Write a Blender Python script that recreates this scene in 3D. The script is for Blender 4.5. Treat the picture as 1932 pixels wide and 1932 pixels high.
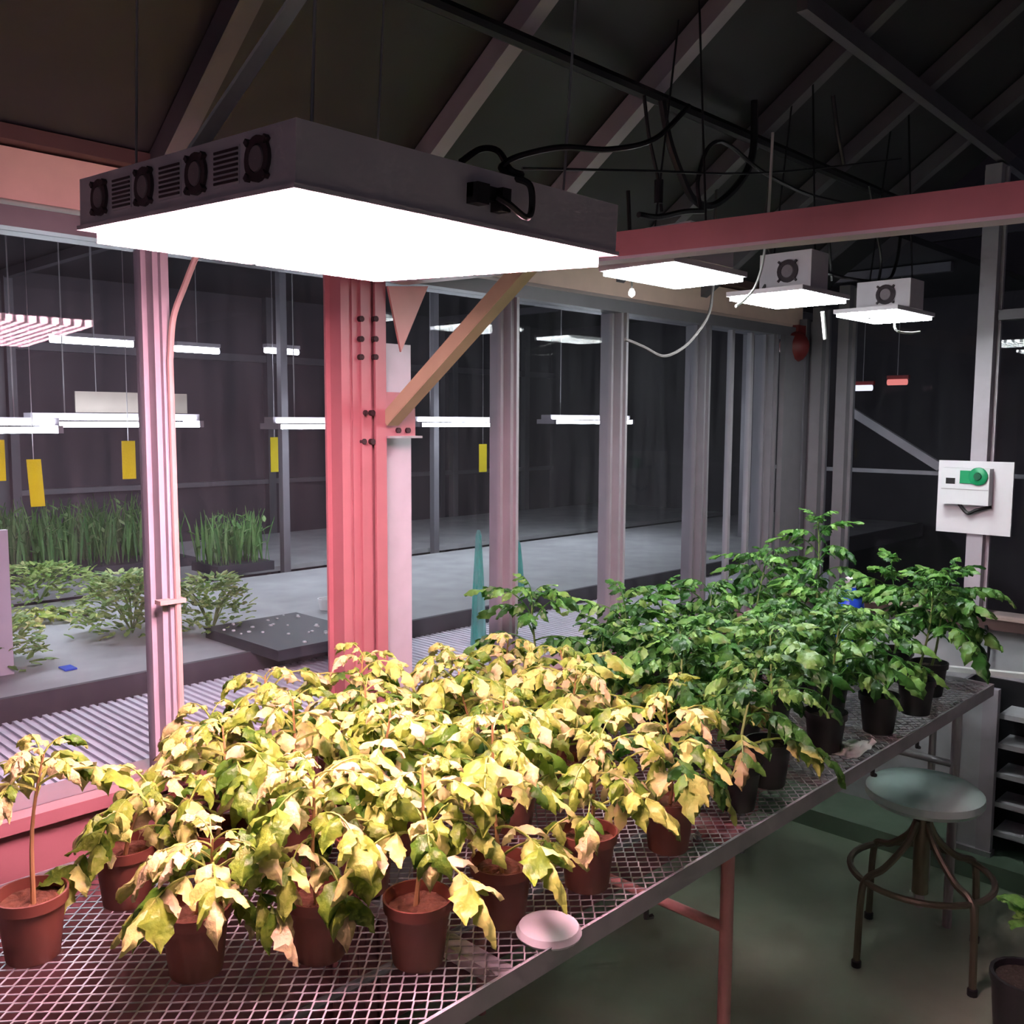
import bpy, math, random
from mathutils import Vector, Matrix, Euler
R = math.radians
rnd = random.Random(11)
for o in list(bpy.data.objects): bpy.data.objects.remove(o)
sc = bpy.context.scene
COL = sc.collection
# ------------------------------------------------------------------ camera
FPX, CXY, HC = 1780.0, 966.0, 1.80
PITCH = math.atan((966-795)/FPX); ROLL = R(.3); AZ = R(44)
vF = Vector((math.cos(AZ)*math.cos(PITCH), math.sin(AZ)*math.cos(PITCH), -math.sin(PITCH)))
r0 = Vector((math.sin(AZ), -math.cos(AZ), 0)); u0 = r0.cross(vF)
vU = u0*math.cos(ROLL)-r0*math.sin(ROLL); vR = r0*math.cos(ROLL)+u0*math.sin(ROLL)
CAM = Vector((0, 0, HC))
cd = bpy.data.cameras.new('camera'); cam = bpy.data.objects.new('camera', cd); COL.objects.link(cam)
cd.sensor_width = 36; cd.lens = FPX/1932*36; cd.clip_start = .02; cd.clip_end = 200
m = Matrix((vR, vU, -vF)).transposed().to_4x4(); m.translation = CAM
cam.matrix_world = m
sc.camera = cam
# ------------------------------------------------------------------ world, exposure (night outside; the lamps are built below)
w = bpy.data.worlds.new('night'); sc.world = w; w.use_nodes = True
w.node_tree.nodes['Background'].inputs[0].default_value = (.55, .5, .62, 1)
w.node_tree.nodes['Background'].inputs[1].default_value = .075
sc.view_settings.view_transform = 'Standard'; sc.view_settings.look = 'None'
sc.view_settings.gamma = 1; sc.view_settings.use_curve_mapping = False
sc.view_settings.exposure = 0.0
PINK = (1.0, .52, .62); L_MAIN = 92.0; L_FAR = 46.0; L_TUBE = 64.0
sc.cycles.max_bounces = 5; sc.cycles.diffuse_bounces = 3; sc.cycles.transparent_max_bounces = 12; sc.cycles.use_adaptive_sampling = True; sc.cycles.adaptive_threshold = .09; sc.cycles.adaptive_min_samples = 16; sc.cycles.use_denoising = True
sc.cycles.sample_clamp_indirect = 6.0

def ray(x, y): return (vF*FPX+vR*(x-CXY)-vU*(y-CXY))
def at(x, y, ax, v):
    d = ray(x, y); return CAM+d*((v-CAM[ax])/d[ax])

# ------------------------------------------------------------------ materials
MATS = {}
def mat(name, col, rough=.6, metal=0., var=.12, scale=14., bump=0., spec=.5):
    m = bpy.data.materials.new(name); m.use_nodes = True; nt = m.node_tree; b = nt.nodes['Principled BSDF']
    b.inputs['Roughness'].default_value = rough; b.inputs['Metallic'].default_value = metal
    b.inputs['Specular IOR Level'].default_value = spec
    tc = nt.nodes.new('ShaderNodeTexCoord'); n = nt.nodes.new('ShaderNodeTexNoise'); n.inputs['Scale'].default_value = scale; n.inputs['Detail'].default_value = 4
    nt.links.new(tc.outputs['Object'], n.inputs['Vector'])
    mx = nt.nodes.new('ShaderNodeMix'); mx.data_type = 'RGBA'
    mx.inputs[6].default_value = tuple(c*(1-var) for c in col)+(1,); mx.inputs[7].default_value = tuple(min(1, c*(1+var)) for c in col)+(1,)
    nt.links.new(n.outputs['Fac'], mx.inputs[0]); nt.links.new(mx.outputs[2], b.inputs['Base Color'])
    if bump:
        bp = nt.nodes.new('ShaderNodeBump'); bp.inputs['Strength'].default_value = bump; bp.inputs['Distance'].default_value = .01
        nt.links.new(n.outputs['Fac'], bp.inputs['Height']); nt.links.new(bp.outputs['Normal'], b.inputs['Normal'])
    MATS[name] = m; return m
def emis(name, col, strength):
    m = bpy.data.materials.new(name); m.use_nodes = True; nt = m.node_tree; nt.nodes.clear()
    e = nt.nodes.new('ShaderNodeEmission'); e.inputs[0].default_value = col+(1,); e.inputs[1].default_value = strength
    o = nt.nodes.new('ShaderNodeOutputMaterial'); nt.links.new(e.outputs[0], o.inputs[0]); MATS[name] = m; return m
def led(name, col, strength, pitch):
    """a board of small diodes behind a clear cover: bright dots in a grid"""
    m = bpy.data.materials.new(name); m.use_nodes = True; nt = m.node_tree; nt.nodes.clear(); N = nt.nodes.new; L = nt.links.new
    tc = N('ShaderNodeTexCoord'); mp = N('ShaderNodeVectorMath'); mp.operation = 'SCALE'; mp.inputs['Scale'].default_value = 1/pitch
    L(tc.outputs['Object'], mp.inputs[0]); fr = N('ShaderNodeVectorMath'); fr.operation = 'FRACTION'; L(mp.outputs[0], fr.inputs[0])
    sb = N('ShaderNodeVectorMath'); sb.operation = 'SUBTRACT'; sb.inputs[1].default_value = (.5, .5, 0); L(fr.outputs[0], sb.inputs[0])
    ml = N('ShaderNodeVectorMath'); ml.operation = 'MULTIPLY'; ml.inputs[1].default_value = (1, 1, 0); L(sb.outputs[0], ml.inputs[0])
    ln = N('ShaderNodeVectorMath'); ln.operation = 'LENGTH'; L(ml.outputs[0], ln.inputs[0])
    mr = N('ShaderNodeMapRange'); mr.inputs[1].default_value = .24; mr.inputs[2].default_value = .38; mr.inputs[3].default_value = strength*2.6; mr.inputs[4].default_value = strength*.14
    L(ln.outputs['Value'], mr.inputs[0])
    e = N('ShaderNodeEmission'); e.inputs[0].default_value = col+(1,); L(mr.outputs[0], e.inputs[1])
    o = N('ShaderNodeOutputMaterial'); L(e.outputs[0], o.inputs[0]); MATS[name] = m; return m
def glass(name, dirt=.05, tint=(.93, .95, .97), gloss=.34):
    m = bpy.data.materials.new(name); m.use_nodes = True; nt = m.node_tree; nt.nodes.clear(); N = nt.nodes.new; L = nt.links.new
    tr = N('ShaderNodeBsdfTransparent'); tr.inputs[0].default_value = tint+(1,)
    gl = N('ShaderNodeBsdfGlossy'); gl.inputs['Roughness'].default_value = .012
    ge = N('ShaderNodeNewGeometry'); dt = N('ShaderNodeVectorMath'); dt.operation = 'DOT_PRODUCT'; L(ge.outputs['Normal'], dt.inputs[0]); L(ge.outputs['Incoming'], dt.inputs[1])
    ab = N('ShaderNodeMath'); ab.operation = 'ABSOLUTE'; L(dt.outputs['Value'], ab.inputs[0])
    om = N('ShaderNodeMath'); om.operation = 'SUBTRACT'; om.inputs[0].default_value = 1.; L(ab.outputs[0], om.inputs[1])
    pw = N('ShaderNodeMath'); pw.operation = 'POWER'; pw.inputs[1].default_value = 5.; L(om.outputs[0], pw.inputs[0])
    mu = N('ShaderNodeMath'); mu.operation = 'MULTIPLY_ADD'; mu.inputs[1].default_value = .9*gloss; mu.inputs[2].default_value = .036*gloss; L(pw.outputs[0], mu.inputs[0])
    m1 = N('ShaderNodeMixShader'); L(mu.outputs[0], m1.inputs[0]); L(tr.outputs[0], m1.inputs[1]); L(gl.outputs[0], m1.inputs[2])
    df = N('ShaderNodeBsdfDiffuse'); df.inputs[0].default_value = (.75, .75, .8, 1)
    tl = N('ShaderNodeBsdfTranslucent'); tl.inputs[0].default_value = (.75, .75, .8, 1)
    ad = N('ShaderNodeMixShader'); ad.inputs[0].default_value = .5; L(df.outputs[0], ad.inputs[1]); L(tl.outputs[0], ad.inputs[2])
    tc = N('ShaderNodeTexCoord'); mp = N('ShaderNodeMapping'); mp.inputs['Scale'].default_value = (26, 26, 2.2); L(tc.outputs['Object'], mp.inputs[0])
    n = N('ShaderNodeTexNoise'); n.inputs['Scale'].default_value = 1.; n.inputs['Detail'].default_value = 5; L(mp.outputs[0], n.inputs[0])
    mr = N('ShaderNodeMapRange'); mr.inputs[1].default_value = .3; mr.inputs[2].default_value = .75; mr.inputs[3].default_value = dirt*.35; mr.inputs[4].default_value = dirt*1.8; L(n.outputs['Fac'], mr.inputs[0])
    m2 = N('ShaderNodeMixShader'); L(mr.outputs[0], m2.inputs[0]); L(m1.outputs[0], m2.inputs[1]); L(ad.outputs[0], m2.inputs[2])
    o = N('ShaderNodeOutputMaterial'); L(m2.outputs[0], o.inputs[0]); MATS[name] = m; return m
def leafmat(name, stops, rough=.5, trans=.28, rv=.3):
    m = bpy.data.materials.new(name); m.use_nodes = True; nt = m.node_tree; N = nt.nodes.new; L = nt.links.new
    b = nt.nodes['Principled BSDF']; out = nt.nodes['Material Output']; b.inputs['Roughness'].default_value = rough
    at_ = N('ShaderNodeAttribute'); at_.attribute_name = 'tint'; oi = N('ShaderNodeObjectInfo')
    tc = N('ShaderNodeTexCoord'); n = N('ShaderNodeTexNoise'); n.inputs['Scale'].default_value = 60; n.inputs['Detail'].default_value = 3; L(tc.outputs['Object'], n.inputs[0])
    a1 = N('ShaderNodeMath'); a1.operation = 'MULTIPLY_ADD'; a1.inputs[1].default_value = rv; L(oi.outputs['Random'], a1.inputs[0]); L(at_.outputs['Fac'], a1.inputs[2])
    a2 = N('ShaderNodeMath'); a2.operation = 'MULTIPLY_ADD'; a2.inputs[1].default_value = .5; L(n.outputs['Fac'], a2.inputs[0]); L(a1.outputs[0], a2.inputs[2])
    a3 = N('ShaderNodeMath'); a3.operation = 'SUBTRACT'; a3.inputs[1].default_value = .25+rv/2; L(a2.outputs[0], a3.inputs[0])
    cr = N('ShaderNodeValToRGB'); el = cr.color_ramp.elements
    el[0].position = stops[0][0]; el[0].color = stops[0][1]+(1,); el[1].position = stops[-1][0]; el[1].color = stops[-1][1]+(1,)
    for p, c in stops[1:-1]: e = el.new(p); e.color = c+(1,)
    bp = N('ShaderNodeBump'); bp.inputs['Strength'].default_value = .7; bp.inputs['Distance'].default_value = .004; n2 = N('ShaderNodeTexNoise'); n2.inputs['Scale'].default_value = 130; L(tc.outputs['Object'], n2.inputs[0]); L(n2.outputs['Fac'], bp.inputs['Height']); L(bp.outputs['Normal'], b.inputs['Normal'])
    L(a3.outputs[0], cr.inputs[0]); L(cr.outputs[0], b.inputs['Base Color'])
    tl = N('ShaderNodeBsdfTranslucent'); L(cr.outputs[0], tl.inputs[0])
    mx = N('ShaderNodeMixShader'); mx.inputs[0].default_value = trans; L(b.outputs[0], mx.inputs[1]); L(tl.outputs[0], mx.inputs[2]); L(mx.outputs[0], out.inputs[0])
    MATS[name] = m; return m
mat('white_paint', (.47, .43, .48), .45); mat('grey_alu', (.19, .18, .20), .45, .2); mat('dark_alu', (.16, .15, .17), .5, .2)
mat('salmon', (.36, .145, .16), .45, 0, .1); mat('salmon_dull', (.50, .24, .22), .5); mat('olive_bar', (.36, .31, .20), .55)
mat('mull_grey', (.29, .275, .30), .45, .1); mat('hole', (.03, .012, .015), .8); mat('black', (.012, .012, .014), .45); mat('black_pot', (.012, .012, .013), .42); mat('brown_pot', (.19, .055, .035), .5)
mat('soil', (.16, .065, .035), .95, 0, .6, 90, .6); mat('dark_soil', (.035, .025, .018), .95, 0, .5, 90, .6)
mat('stem_y', (.42, .24, .10), .6); mat('stem_g', (.22, .32, .10), .55)
mat('galv', (.55, .53, .56), .38, .6, .2, 30); mat('galv_dull', (.42, .40, .42), .5, .4, .2)
mat('lamp_body', (.88, .80, .86), .45); mat('fan_dark', (.05, .03, .04), .6); mat('fan_hub', (.30, .24, .27), .5)
mat('floor', (.29, .38, .27), .5, 0, .25, 5, .05); mat('curb', (.16, .24, .17), .6, 0, .2, 8)
mat('low_wall', (.50, .50, .53), .6); mat('brown_rail', (.11, .06, .055), .55); mat('roof', (.038, .038, .042), .5, 0, .25, 6)
mat('seat', (.46, .62, .58), .42, 0, .08); mat('stool_metal', (.16, .145, .10), .4, .6); mat('peach', (.85, .62, .50), .6)
mat('board', (.82, .80, .84), .5, 0, .03); mat('box_white', (.80, .80, .83), .4, 0, .03); mat('green_dial', (.01, .33, .13), .4); mat('green_dark', (.01, .12, .06), .4)
mat('paper', (.92, .89, .84), .8); mat('foam', (.9, .9, .9), .7, 0, .02); mat('blue', (.03, .10, .75), .25); mat('red', (.16, .02, .02), .5)
mat('conduit', (.55, .40, .36), .5); mat('slat', (.74, .71, .80), .5, .1); mat('tray_grey', (.36, .36, .37), .7, 0, .3, 6); mat('tray_black', (.035, .035, .045), .6)
mat('far_wall', (.085, .075, .09), .8, 0, .3, 2); mat('card_tan', (.45, .38, .33), .8); glass('teal', .3, (.35, .85, .78), .3)
mat('dead', (.40, .26, .15), .9); mat('white_cord', (.7, .68, .66), .6); mat('dark_cord', (.10, .09, .09), .6); mat('red_cap', (.35, .03, .03), .5)
led('led_main', PINK, L_MAIN, .031); led('led_far', (.94, 1.0, 1.0), L_FAR, .034)
emis('tube', (.88, .93, 1.0), L_TUBE); emis('tube_high', (.9, .88, 1.0), 40); emis('tube_dim', (.85, .85, 1.0), 1.3); emis('tube_red', (1., .28, .25), .9); emis('spark', (1, .95, .9), 4)
glass('glass_left', .014); glass('glass_right', .006)
leafmat('leaf_y', [(.0, (.07, .18, .012)), (.25, (.26, .38, .04)), (.6, (.62, .67, .18)), (1., (.66, .54, .29))], .45, .22, .3)
leafmat('leaf_m', [(.0, (.04, .15, .02)), (.4, (.14, .28, .04)), (.75, (.40, .44, .10)), (1., (.45, .33, .16))], .5, .25, .5)
leafmat('leaf_g', [(.0, (.02, .085, .015)), (.5, (.06, .20, .03)), (1., (.22, .44, .10))], .36, .25, .3)
leafmat('yellow', [(.0, (.95, .76, .01)), (.5, (.95, .80, .02)), (1., (.95, .82, .03))], .6, .5, .1)
leafmat('far_leaf', [(.0, (.16, .32, .07)), (.6, (.36, .50, .13)), (1., (.55, .62, .26))], .6, .3, .1)
leafmat('far_leaf_dark', [(.0, (.09, .24, .07)), (.6, (.20, .40, .12)), (1., (.36, .50, .22))], .6, .3, .1)

# ------------------------------------------------------------------ mesh helpers
class MB:
    def __init__(s): s.v = []; s.f = []; s.t = []; s.smooth = False
    def add(s, vs, fs, tint=.5):
        n = len(s.v); s.v += [tuple(v) for v in vs]; s.f += [tuple(i+n for i in f) for f in fs]; s.t += [tint]*len(vs); return s
    def box(s, x0, x1, y0, y1, z0, z1):
        return s.add([(x, y, z) for x in (x0, x1) for y in (y0, y1) for z in (z0, z1)], [(0, 1, 3, 2), (4, 6, 7, 5), (0, 4, 5, 1), (2, 3, 7, 6), (0, 2, 6, 4), (1, 5, 7, 3)])
    def bar(s, p, q, w, h, up=Vector((0, 0, 1))):
        p = Vector(p); q = Vector(q); d = (q-p).normalized(); a = d.cross(up)
        if a.length < 1e-4: a = d.cross(Vector((1, 0, 0)))
        a.normalize(); b = a.cross(d)
        vs = [c+a*(i*w/2)+b*(j*h/2) for c in (p, q) for i in (-1, 1) for j in (-1, 1)]
        return s.add(vs, [(0, 1, 3, 2), (4, 6, 7, 5), (0, 4, 5, 1), (2, 3, 7, 6), (0, 2, 6, 4), (1, 5, 7, 3)])
    def tube(s, pts, r, n=6, tint=.5, cap=True):
        pts = [Vector(p) for p in pts]; rs = r if isinstance(r, (list, tuple)) else [r]*len(pts); vs = []; fs = []; a = None
        for i, p in enumerate(pts):
            d = (pts[min(i+1, len(pts)-1)]-pts[max(i-1, 0)]).normalized()
            if a is None: a = d.orthogonal().normalized()
            else:
                a = a-d*a.dot(d)
                a = a.normalized() if a.length > 1e-6 else d.orthogonal().normalized()
            b = d.cross(a)
            vs += [p+(a*math.cos(2*math.pi*k/n)+b*math.sin(2*math.pi*k/n))*rs[i] for k in range(n)]
        for i in range(len(pts)-1):
            for k in range(n): fs.append((i*n+k, i*n+(k+1) % n, (i+1)*n+(k+1) % n, (i+1)*n+k))
        if cap: fs += [tuple(range(n-1, -1, -1)), tuple(range((len(pts)-1)*n, len(pts)*n))]
        s.smooth = True; return s.add(vs, fs, tint)
    def lathe(s, prof, n=20, c=(0, 0, 0), axis='z'):
        vs = []; fs = []
        for r, z in prof:
            for k in range(n):
                t = 2*math.pi*k/n; u, v = r*math.cos(t), r*math.sin(t)
                vs.append({'z': (c[0]+u, c[1]+v, c[2]+z), 'x': (c[0]+z, c[1]+u, c[2]+v), 'y': (c[0]+u, c[1]+z, c[2]+v)}[axis])
        for i in range(len(prof)-1):
            for k in range(n): fs.append((i*n+k, i*n+(k+1) % n, (i+1)*n+(k+1) % n, (i+1)*n+k))
        s.smooth = True; return s.add(vs, fs)
    def prism(s, poly, axis, a, b):
        """polygon in the plane across an axis, extruded from a to b"""
        def P(u, v, t): return {'x': (t, u, v), 'y': (u, t, v), 'z': (u, v, t)}[axis]
        n = len(poly)
        return s.add([P(u, v, a) for u, v in poly]+[P(u, v, b) for u, v in poly], [tuple(range(n)), tuple(range(2*n-1, n-1, -1))]+[(i, i+n, (i+1) % n+n, (i+1) % n) for i in range(n)])
def wloc(o):
    v = Vector((0, 0, 0))
    while o: v = v+o.location; o = o.parent
    return v
def mesh(name, mb, mname, shift=(0, 0, 0)):
    me = bpy.data.meshes.new(name); sh = Vector(shift)
    me.from_pydata([tuple(Vector(v)-sh) for v in mb.v], [], mb.f); me.materials.append(MATS[mname])
    if mb.smooth:
        me.polygons.foreach_set('use_smooth', [True]*len(me.polygons))
        try: me.set_sharp_from_angle(angle=R(40))
        except Exception: pass
    a = me.attributes.new('tint', 'FLOAT', 'POINT'); a.data.foreach_set('value', mb.t); me.update(); return me
def obj(name, mb, mname, parent=None, label=None, cat=None, group=None, kind=None, origin=None):
    """one mesh object; its vertices are given in world space"""
    sh = wloc(parent) if parent else Vector(origin) if origin else Vector((0, 0, 0))
    o = bpy.data.objects.new(name, mesh(name, mb, mname, sh)); COL.objects.link(o)
    if parent: o.parent = parent
    elif origin: o.location = origin
    if label: o['label'] = label
    if cat: o['category'] = cat
    if group: o['group'] = group
    if kind: o['kind'] = kind
    return o
def thing(name, loc, label, cat, group=None):
    o = bpy.data.objects.new(name, None); COL.objects.link(o); o.location = loc; o.empty_display_size = .1
    o['label'] = label; o['category'] = cat
    if group: o['group'] = group
    return o
def bez(pts, n=6):
    """smooth curve through points (Catmull-Rom)"""
    P = [Vector(p) for p in pts]; P = [P[0]*2-P[1]]+P+[P[-1]*2-P[-2]]; out = []
    for i in range(1, len(P)-2):
        for k in range(n):
            t = k/n; a, b, c, d = P[i-1:i+3]
            out.append(.5*((2*b)+(c-a)*t+(2*a-5*b+4*c-d)*t*t+(3*b-a-3*c+d)*t**3))
    return out+[P[-2]]

# ------------------------------------------------------------------ the room
YW, XE = 2.15, 4.15          # planes of the window wall and of the end wall
ZB = .85                     # bench top
SILL, RAIL = .95, 2.21
obj('floor', MB().box(-2.5, 10, -3, 8.2, -.1, 0), 'floor', kind='structure')
# --- window wall
wl = obj('wall_left', MB().box(-1.5, XE, YW-.03, YW+.09, 0, SILL-.03), 'salmon', kind='structure')
obj('sill', MB().box(-1.5, XE, YW-.05, YW+.11, SILL-.03, SILL), 'salmon', wl)
obj('head_rail', MB().box(-1.5, XE, YW-.05, YW+.06, RAIL-.02, RAIL+.022), 'grey_alu', wl)
obj('fascia', MB().box(-1.5, XE, YW-.02, YW+.05, RAIL+.04, RAIL+.145), 'peach', wl)
obj('eave_rail', MB().box(-1.5, XE, YW-.06, YW+.06, RAIL+.15, RAIL+.18), 'brown_rail', wl)
MULL = [-.72, -.14, .44, 1.02, 1.60, 2.19, 2.76, 3.31, 3.86]
def mullion(x, wd=.038, m_='white_paint', parent=None):
    b = MB().box(x-wd/2, x+wd/2, YW-.045, YW+.05, SILL, RAIL-.02)
    b.box(x-wd/2-.012, x+wd/2+.012, YW-.012, YW+.012, SILL, RAIL-.02).box(x-.006, x+.006, YW-.058, YW-.045, SILL, RAIL-.02)
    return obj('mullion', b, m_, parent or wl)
for x in MULL: mullion(x, .038 if x < 3 else .034, 'white_paint' if x < 1.5 else 'mull_grey' if x < 3 else 'grey_alu')  # posts coloured darker along the wall, weaker light put into the paint
edges = [-1.5]+MULL+[XE]
for a, b in zip(edges, edges[1:]):
    obj('pane', MB().box(a+.02, b-.02, YW-.003, YW+.003, SILL, RAIL-.02), 'glass_left', wl)
# double end framing near the corner
for x in (3.56, 3.72): obj('glazing_bar', MB().box(x-.01, x+.01, YW-.012, YW+.012, SILL, RAIL-.02), 'mull_grey', wl)
obj('corner_panel', MB().box(3.90, 4.08, YW-.07, YW-.045, SILL-.6, RAIL-.02), 'grey_alu', wl)
# --- end wall
wr = obj('wall_right', MB().box(XE, XE+.1, -1.5, YW, .08, .96), 'low_wall', kind='structure')
obj('curb', MB().box(3.86, XE, -1.5, YW-.03, 0, .08), 'curb', wr)
obj('low_rail', MB().box(XE-.05, XE+.1, -1.5, YW-.05, .96, 1.005), 'brown_rail', wr)
obj('low_rail_cap', MB().box(XE-.055, XE+.1, -1.5, YW-.05, 1.005, 1.015), 'conduit', wr)
EM = [(2.10, .035, 'dark_alu'), (2.03, .05, 'grey_alu'), (1.907, .05, 'grey_alu'), (1.31, .062, 'white_paint'), (.70, .06, 'white_paint'), (.1, .06, 'white_paint'), (-.5, .06, 'white_paint')]
def roofz(y): return 2.36+.70*(YW-y) if y > -.3 else 2.36+.70*(YW+.3)-.7*(-.3-y)
for y, wd, m_ in EM:
    obj('mullion', MB().box(XE-.05, XE+.04, y-wd/2, y+wd/2, 1.015, roofz(y)-.12).box(XE-.01, XE+.01, y-wd/2-.014, y+wd/2+.014, 1.015, roofz(y)-.13), m_, wr)
ys = [YW-.02]+[e[0] for e in EM[1:]]+[-1.5]
for a, b in zip(ys, ys[1:]):
    za, zb_ = min(roofz(a), 9)-.13, roofz(b)-.13
    obj('pane', MB().prism([(b+.02, 1.015), (a-.02, 1.015), (a-.02, za), (b+.02, zb_)], 'x', XE-.003, XE+.003), 'glass_right', wr)
obj('transom', MB().box(XE-.035, XE+.03, -1.5, 1.27, 2.215, 2.255), 'grey_alu', wr)
# --- roof
cl = obj('ceiling', MB().prism([(-.35, roofz(-.3)+.05), (-.25, roofz(-.3)+.05), (-.25, roofz(-.3)-.05), (-.35, roofz(-.3)-.05)], 'x', -1.5, XE+.1), 'dark_alu', kind='structure')
RX = [-1.3, -.72, -.14, .44, 1.02, 1.66, 2.19, 2.76, 3.31, 3.86]
for i, x in enumerate(RX):
    obj('rafter', MB().bar((x, YW, roofz(YW)-.04), (x, -.3, roofz(-.3)-.04), .045, .055), 'white_paint' if i in (5, 6) else 'dark_alu', cl)  # all but two rafters coloured dark to imitate the dim roof light
    obj('rafter', MB().bar((x, -.3, roofz(-.3)-.04), (x, -2.2, roofz(-2.2)-.04), .045, .055), 'dark_alu', cl)
rx = RX+[XE+.1]
for a, b in zip(rx, rx[1:]):
    for y0, y1 in ((YW+.06, .95), (.95, -.3), (-.3, -2.2)):
        z0 = roofz(y0); z1 = roofz(y1)
        obj('roof_pane', MB().add([(a, y0, z0), (b, y0, z0), (b, y1, z1), (a, y1, z1), (a, y0, z0+.012), (b, y0, z0+.012), (b, y1, z1+.012), (a, y1, z1+.012)],
            [(0, 1, 2, 3), (7, 6, 5, 4), (0, 4, 5, 1), (1, 5, 6, 2), (2, 6, 7, 3), (3, 7, 4, 0)]), 'roof', cl)
def on_roof(x, y, off=.09):
    """where the line of sight through a photo point meets the plane just below the roof panes"""
    d = ray(x, y); k = 2.36+.70*YW-off
    return CAM+d*((k-CAM.z)/(d.z+.70*d.y))
p1, p2 = on_roof(1434, 266, .12), on_roof(1676, 372, .12)
yy = (p1.y+p2.y)/2; zz = (p1.z+p2.z)/2
obj('purlin', MB().tube([(-1.3, yy, zz), (XE-.02, yy, zz)], .018, 8), 'black', cl)
obj('purlin', MB().bar((-1.3, .95, roofz(.95)-.05), (XE, .95, roofz(.95)-.05), .05, .04), 'dark_alu', cl)
q1, q2 = on_roof(1790, 215, .10), on_roof(1932, 325, .10)
dq = (q2-q1); obj('wind_brace', MB().bar(q1-dq*1.2, q2+dq*.2, .03, .05), 'dark_alu', cl)

# --- steel column, tie beam, knee brace
col = thing('steel_column', (1.54, 2.07, 0), 'tall salmon red steel column with bolt holes standing behind the bench', 'column')
b = MB().box(1.474, 1.622, 2.075, 2.112, 0, 2.19).box(1.474, 1.484, 2.052, 2.075, 0, 2.19).box(1.612, 1.622, 2.052, 2.075, 0, 2.19)
b.box(1.460, 1.474, 2.092, 2.100, 0, 2.19).box(1.474, 1.500, 2.044, 2.052, 0, 2.19).box(1.586, 1.622, 2.044, 2.052, 0, 2.19)
obj('channel', b, 'salmon', col)
b = MB().box(1.506, 1.580, 2.055, 2.075, 0, 2.19); obj('web_plate', b, 'salmon', col)
obj('rib', MB().box(1.540, 1.548, 2.046, 2.055, 0, 2.19), 'salmon', col); obj('rib', MB().box(1.514, 1.519, 2.050, 2.055, 0, 2.19), 'salmon', col)
for px, py in ((678, 602), (705, 602), (678, 640), (705, 640), (678, 674), (705, 674), (685, 779), (699, 779), (683, 833), (699, 833)):
    p = at(px, py, 1, 2.055); obj('bolt', MB().lathe([(.0005, -.012), (.008, -.012), (.008, .002)], 10, (p.x, 2.055, p.z), 'y'), 'hole', col)
g = [at(732, 540, 1, 2.03), at(808, 540, 1, 2.03), at(757, 664, 1, 2.03)]
obj('gusset', MB().prism([(q.x, q.z) for q in (g[0], g[1], g[2])], 'y', 2.03, 2.037), 'salmon_dull', col)
pl = [at(738, 740, 1, 2.06), at(784, 822, 1, 2.06)]
bk = obj('bracket', MB().box(1.622, pl[1].x-.005, 2.055, 2.063, pl[1].z, pl[0].z), 'salmon', col)
obj('bracket_lip', MB().box(1.622, pl[1].x, 2.03, 2.063, pl[1].z-.006, pl[1].z), 'galv', bk)
for px, py in ((747, 757), (768, 758), (750, 812), (768, 812)):
    p = at(px, py, 1, 2.055); obj('bolt', MB().lathe([(.0005, -.008), (.008, -.008), (.008, .002)], 10, (p.x, 2.055, p.z), 'y'), 'hole', bk)
obj('backing_board', MB().box(1.624, 1.765, 2.112, 2.122, .2, at(760, 650, 1, 2.11).z), 'white_paint', origin=(1.69, 2.117, .2), label='pale plain board fixed upright beside the salmon column', cat='board')
XB = 1.62
bt = thing('tie_beam', (XB, 2.02, 2.19), 'long salmon red steel beam running from the column across the room', 'beam')
a0 = at(1162, 443, 0, XB); a1 = at(1932, 347, 0, XB); b0 = at(1156, 485, 0, XB); b1 = at(1932, 402, 0, XB)
def lerpY(p, q, y): t = (y-p.y)/(q.y-p.y); return p.lerp(q, t)
T0, T1, B0, B1 = lerpY(a0, a1, 2.02), lerpY(a0, a1, -.8), lerpY(b0, b1, 2.02), lerpY(b0, b1, -.8)
def slab(p, q, r, s, dx): # four corners in the plane x=XB, thickness dx
    return MB().add([p, q, r, s]+[v+Vector((dx, 0, 0)) for v in (p, q, r, s)], [(0, 1, 2, 3), (7, 6, 5, 4), (0, 4, 5, 1), (1, 5, 6, 2), (2, 6, 7, 3), (3, 7, 4, 0)])
obj('web', slab(T0, T1, B1, B0, .008), 'salmon', bt)
up = Vector((0, 0, .006))
obj('flange', slab(B0, B1, B1-up, B0-up, .05), 'white_paint', bt); obj('flange', slab(T0+up, T1+up, T1, T0, .05), 'salmon', bt)
k0 = at(757, 800, 0, XB-.01); k1 = at(968, 515, 0, XB-.01)
k0 = Vector((XB, 2.05, at(762, 792, 1, 2.05).z)); k1 = at(965, 520, 0, XB+.01)
kb = thing('knee_brace', k0, 'olive grey diagonal brace angled from the column bracket up to the beam', 'brace')
dk = (k1-k0).normalized(); nk = Vector((1, 0, 0)).cross(dk).normalized()
obj('leg', MB().bar(k0, k1+dk*.06, .006, .036, nk), 'olive_bar', kb)
obj('leg', MB().bar(k0+Vector((.018, 0, 0))+nk*.018, k1+dk*.06+Vector((.018, 0, 0))+nk*.018, .04, .005, nk), 'olive_bar', kb)
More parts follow.
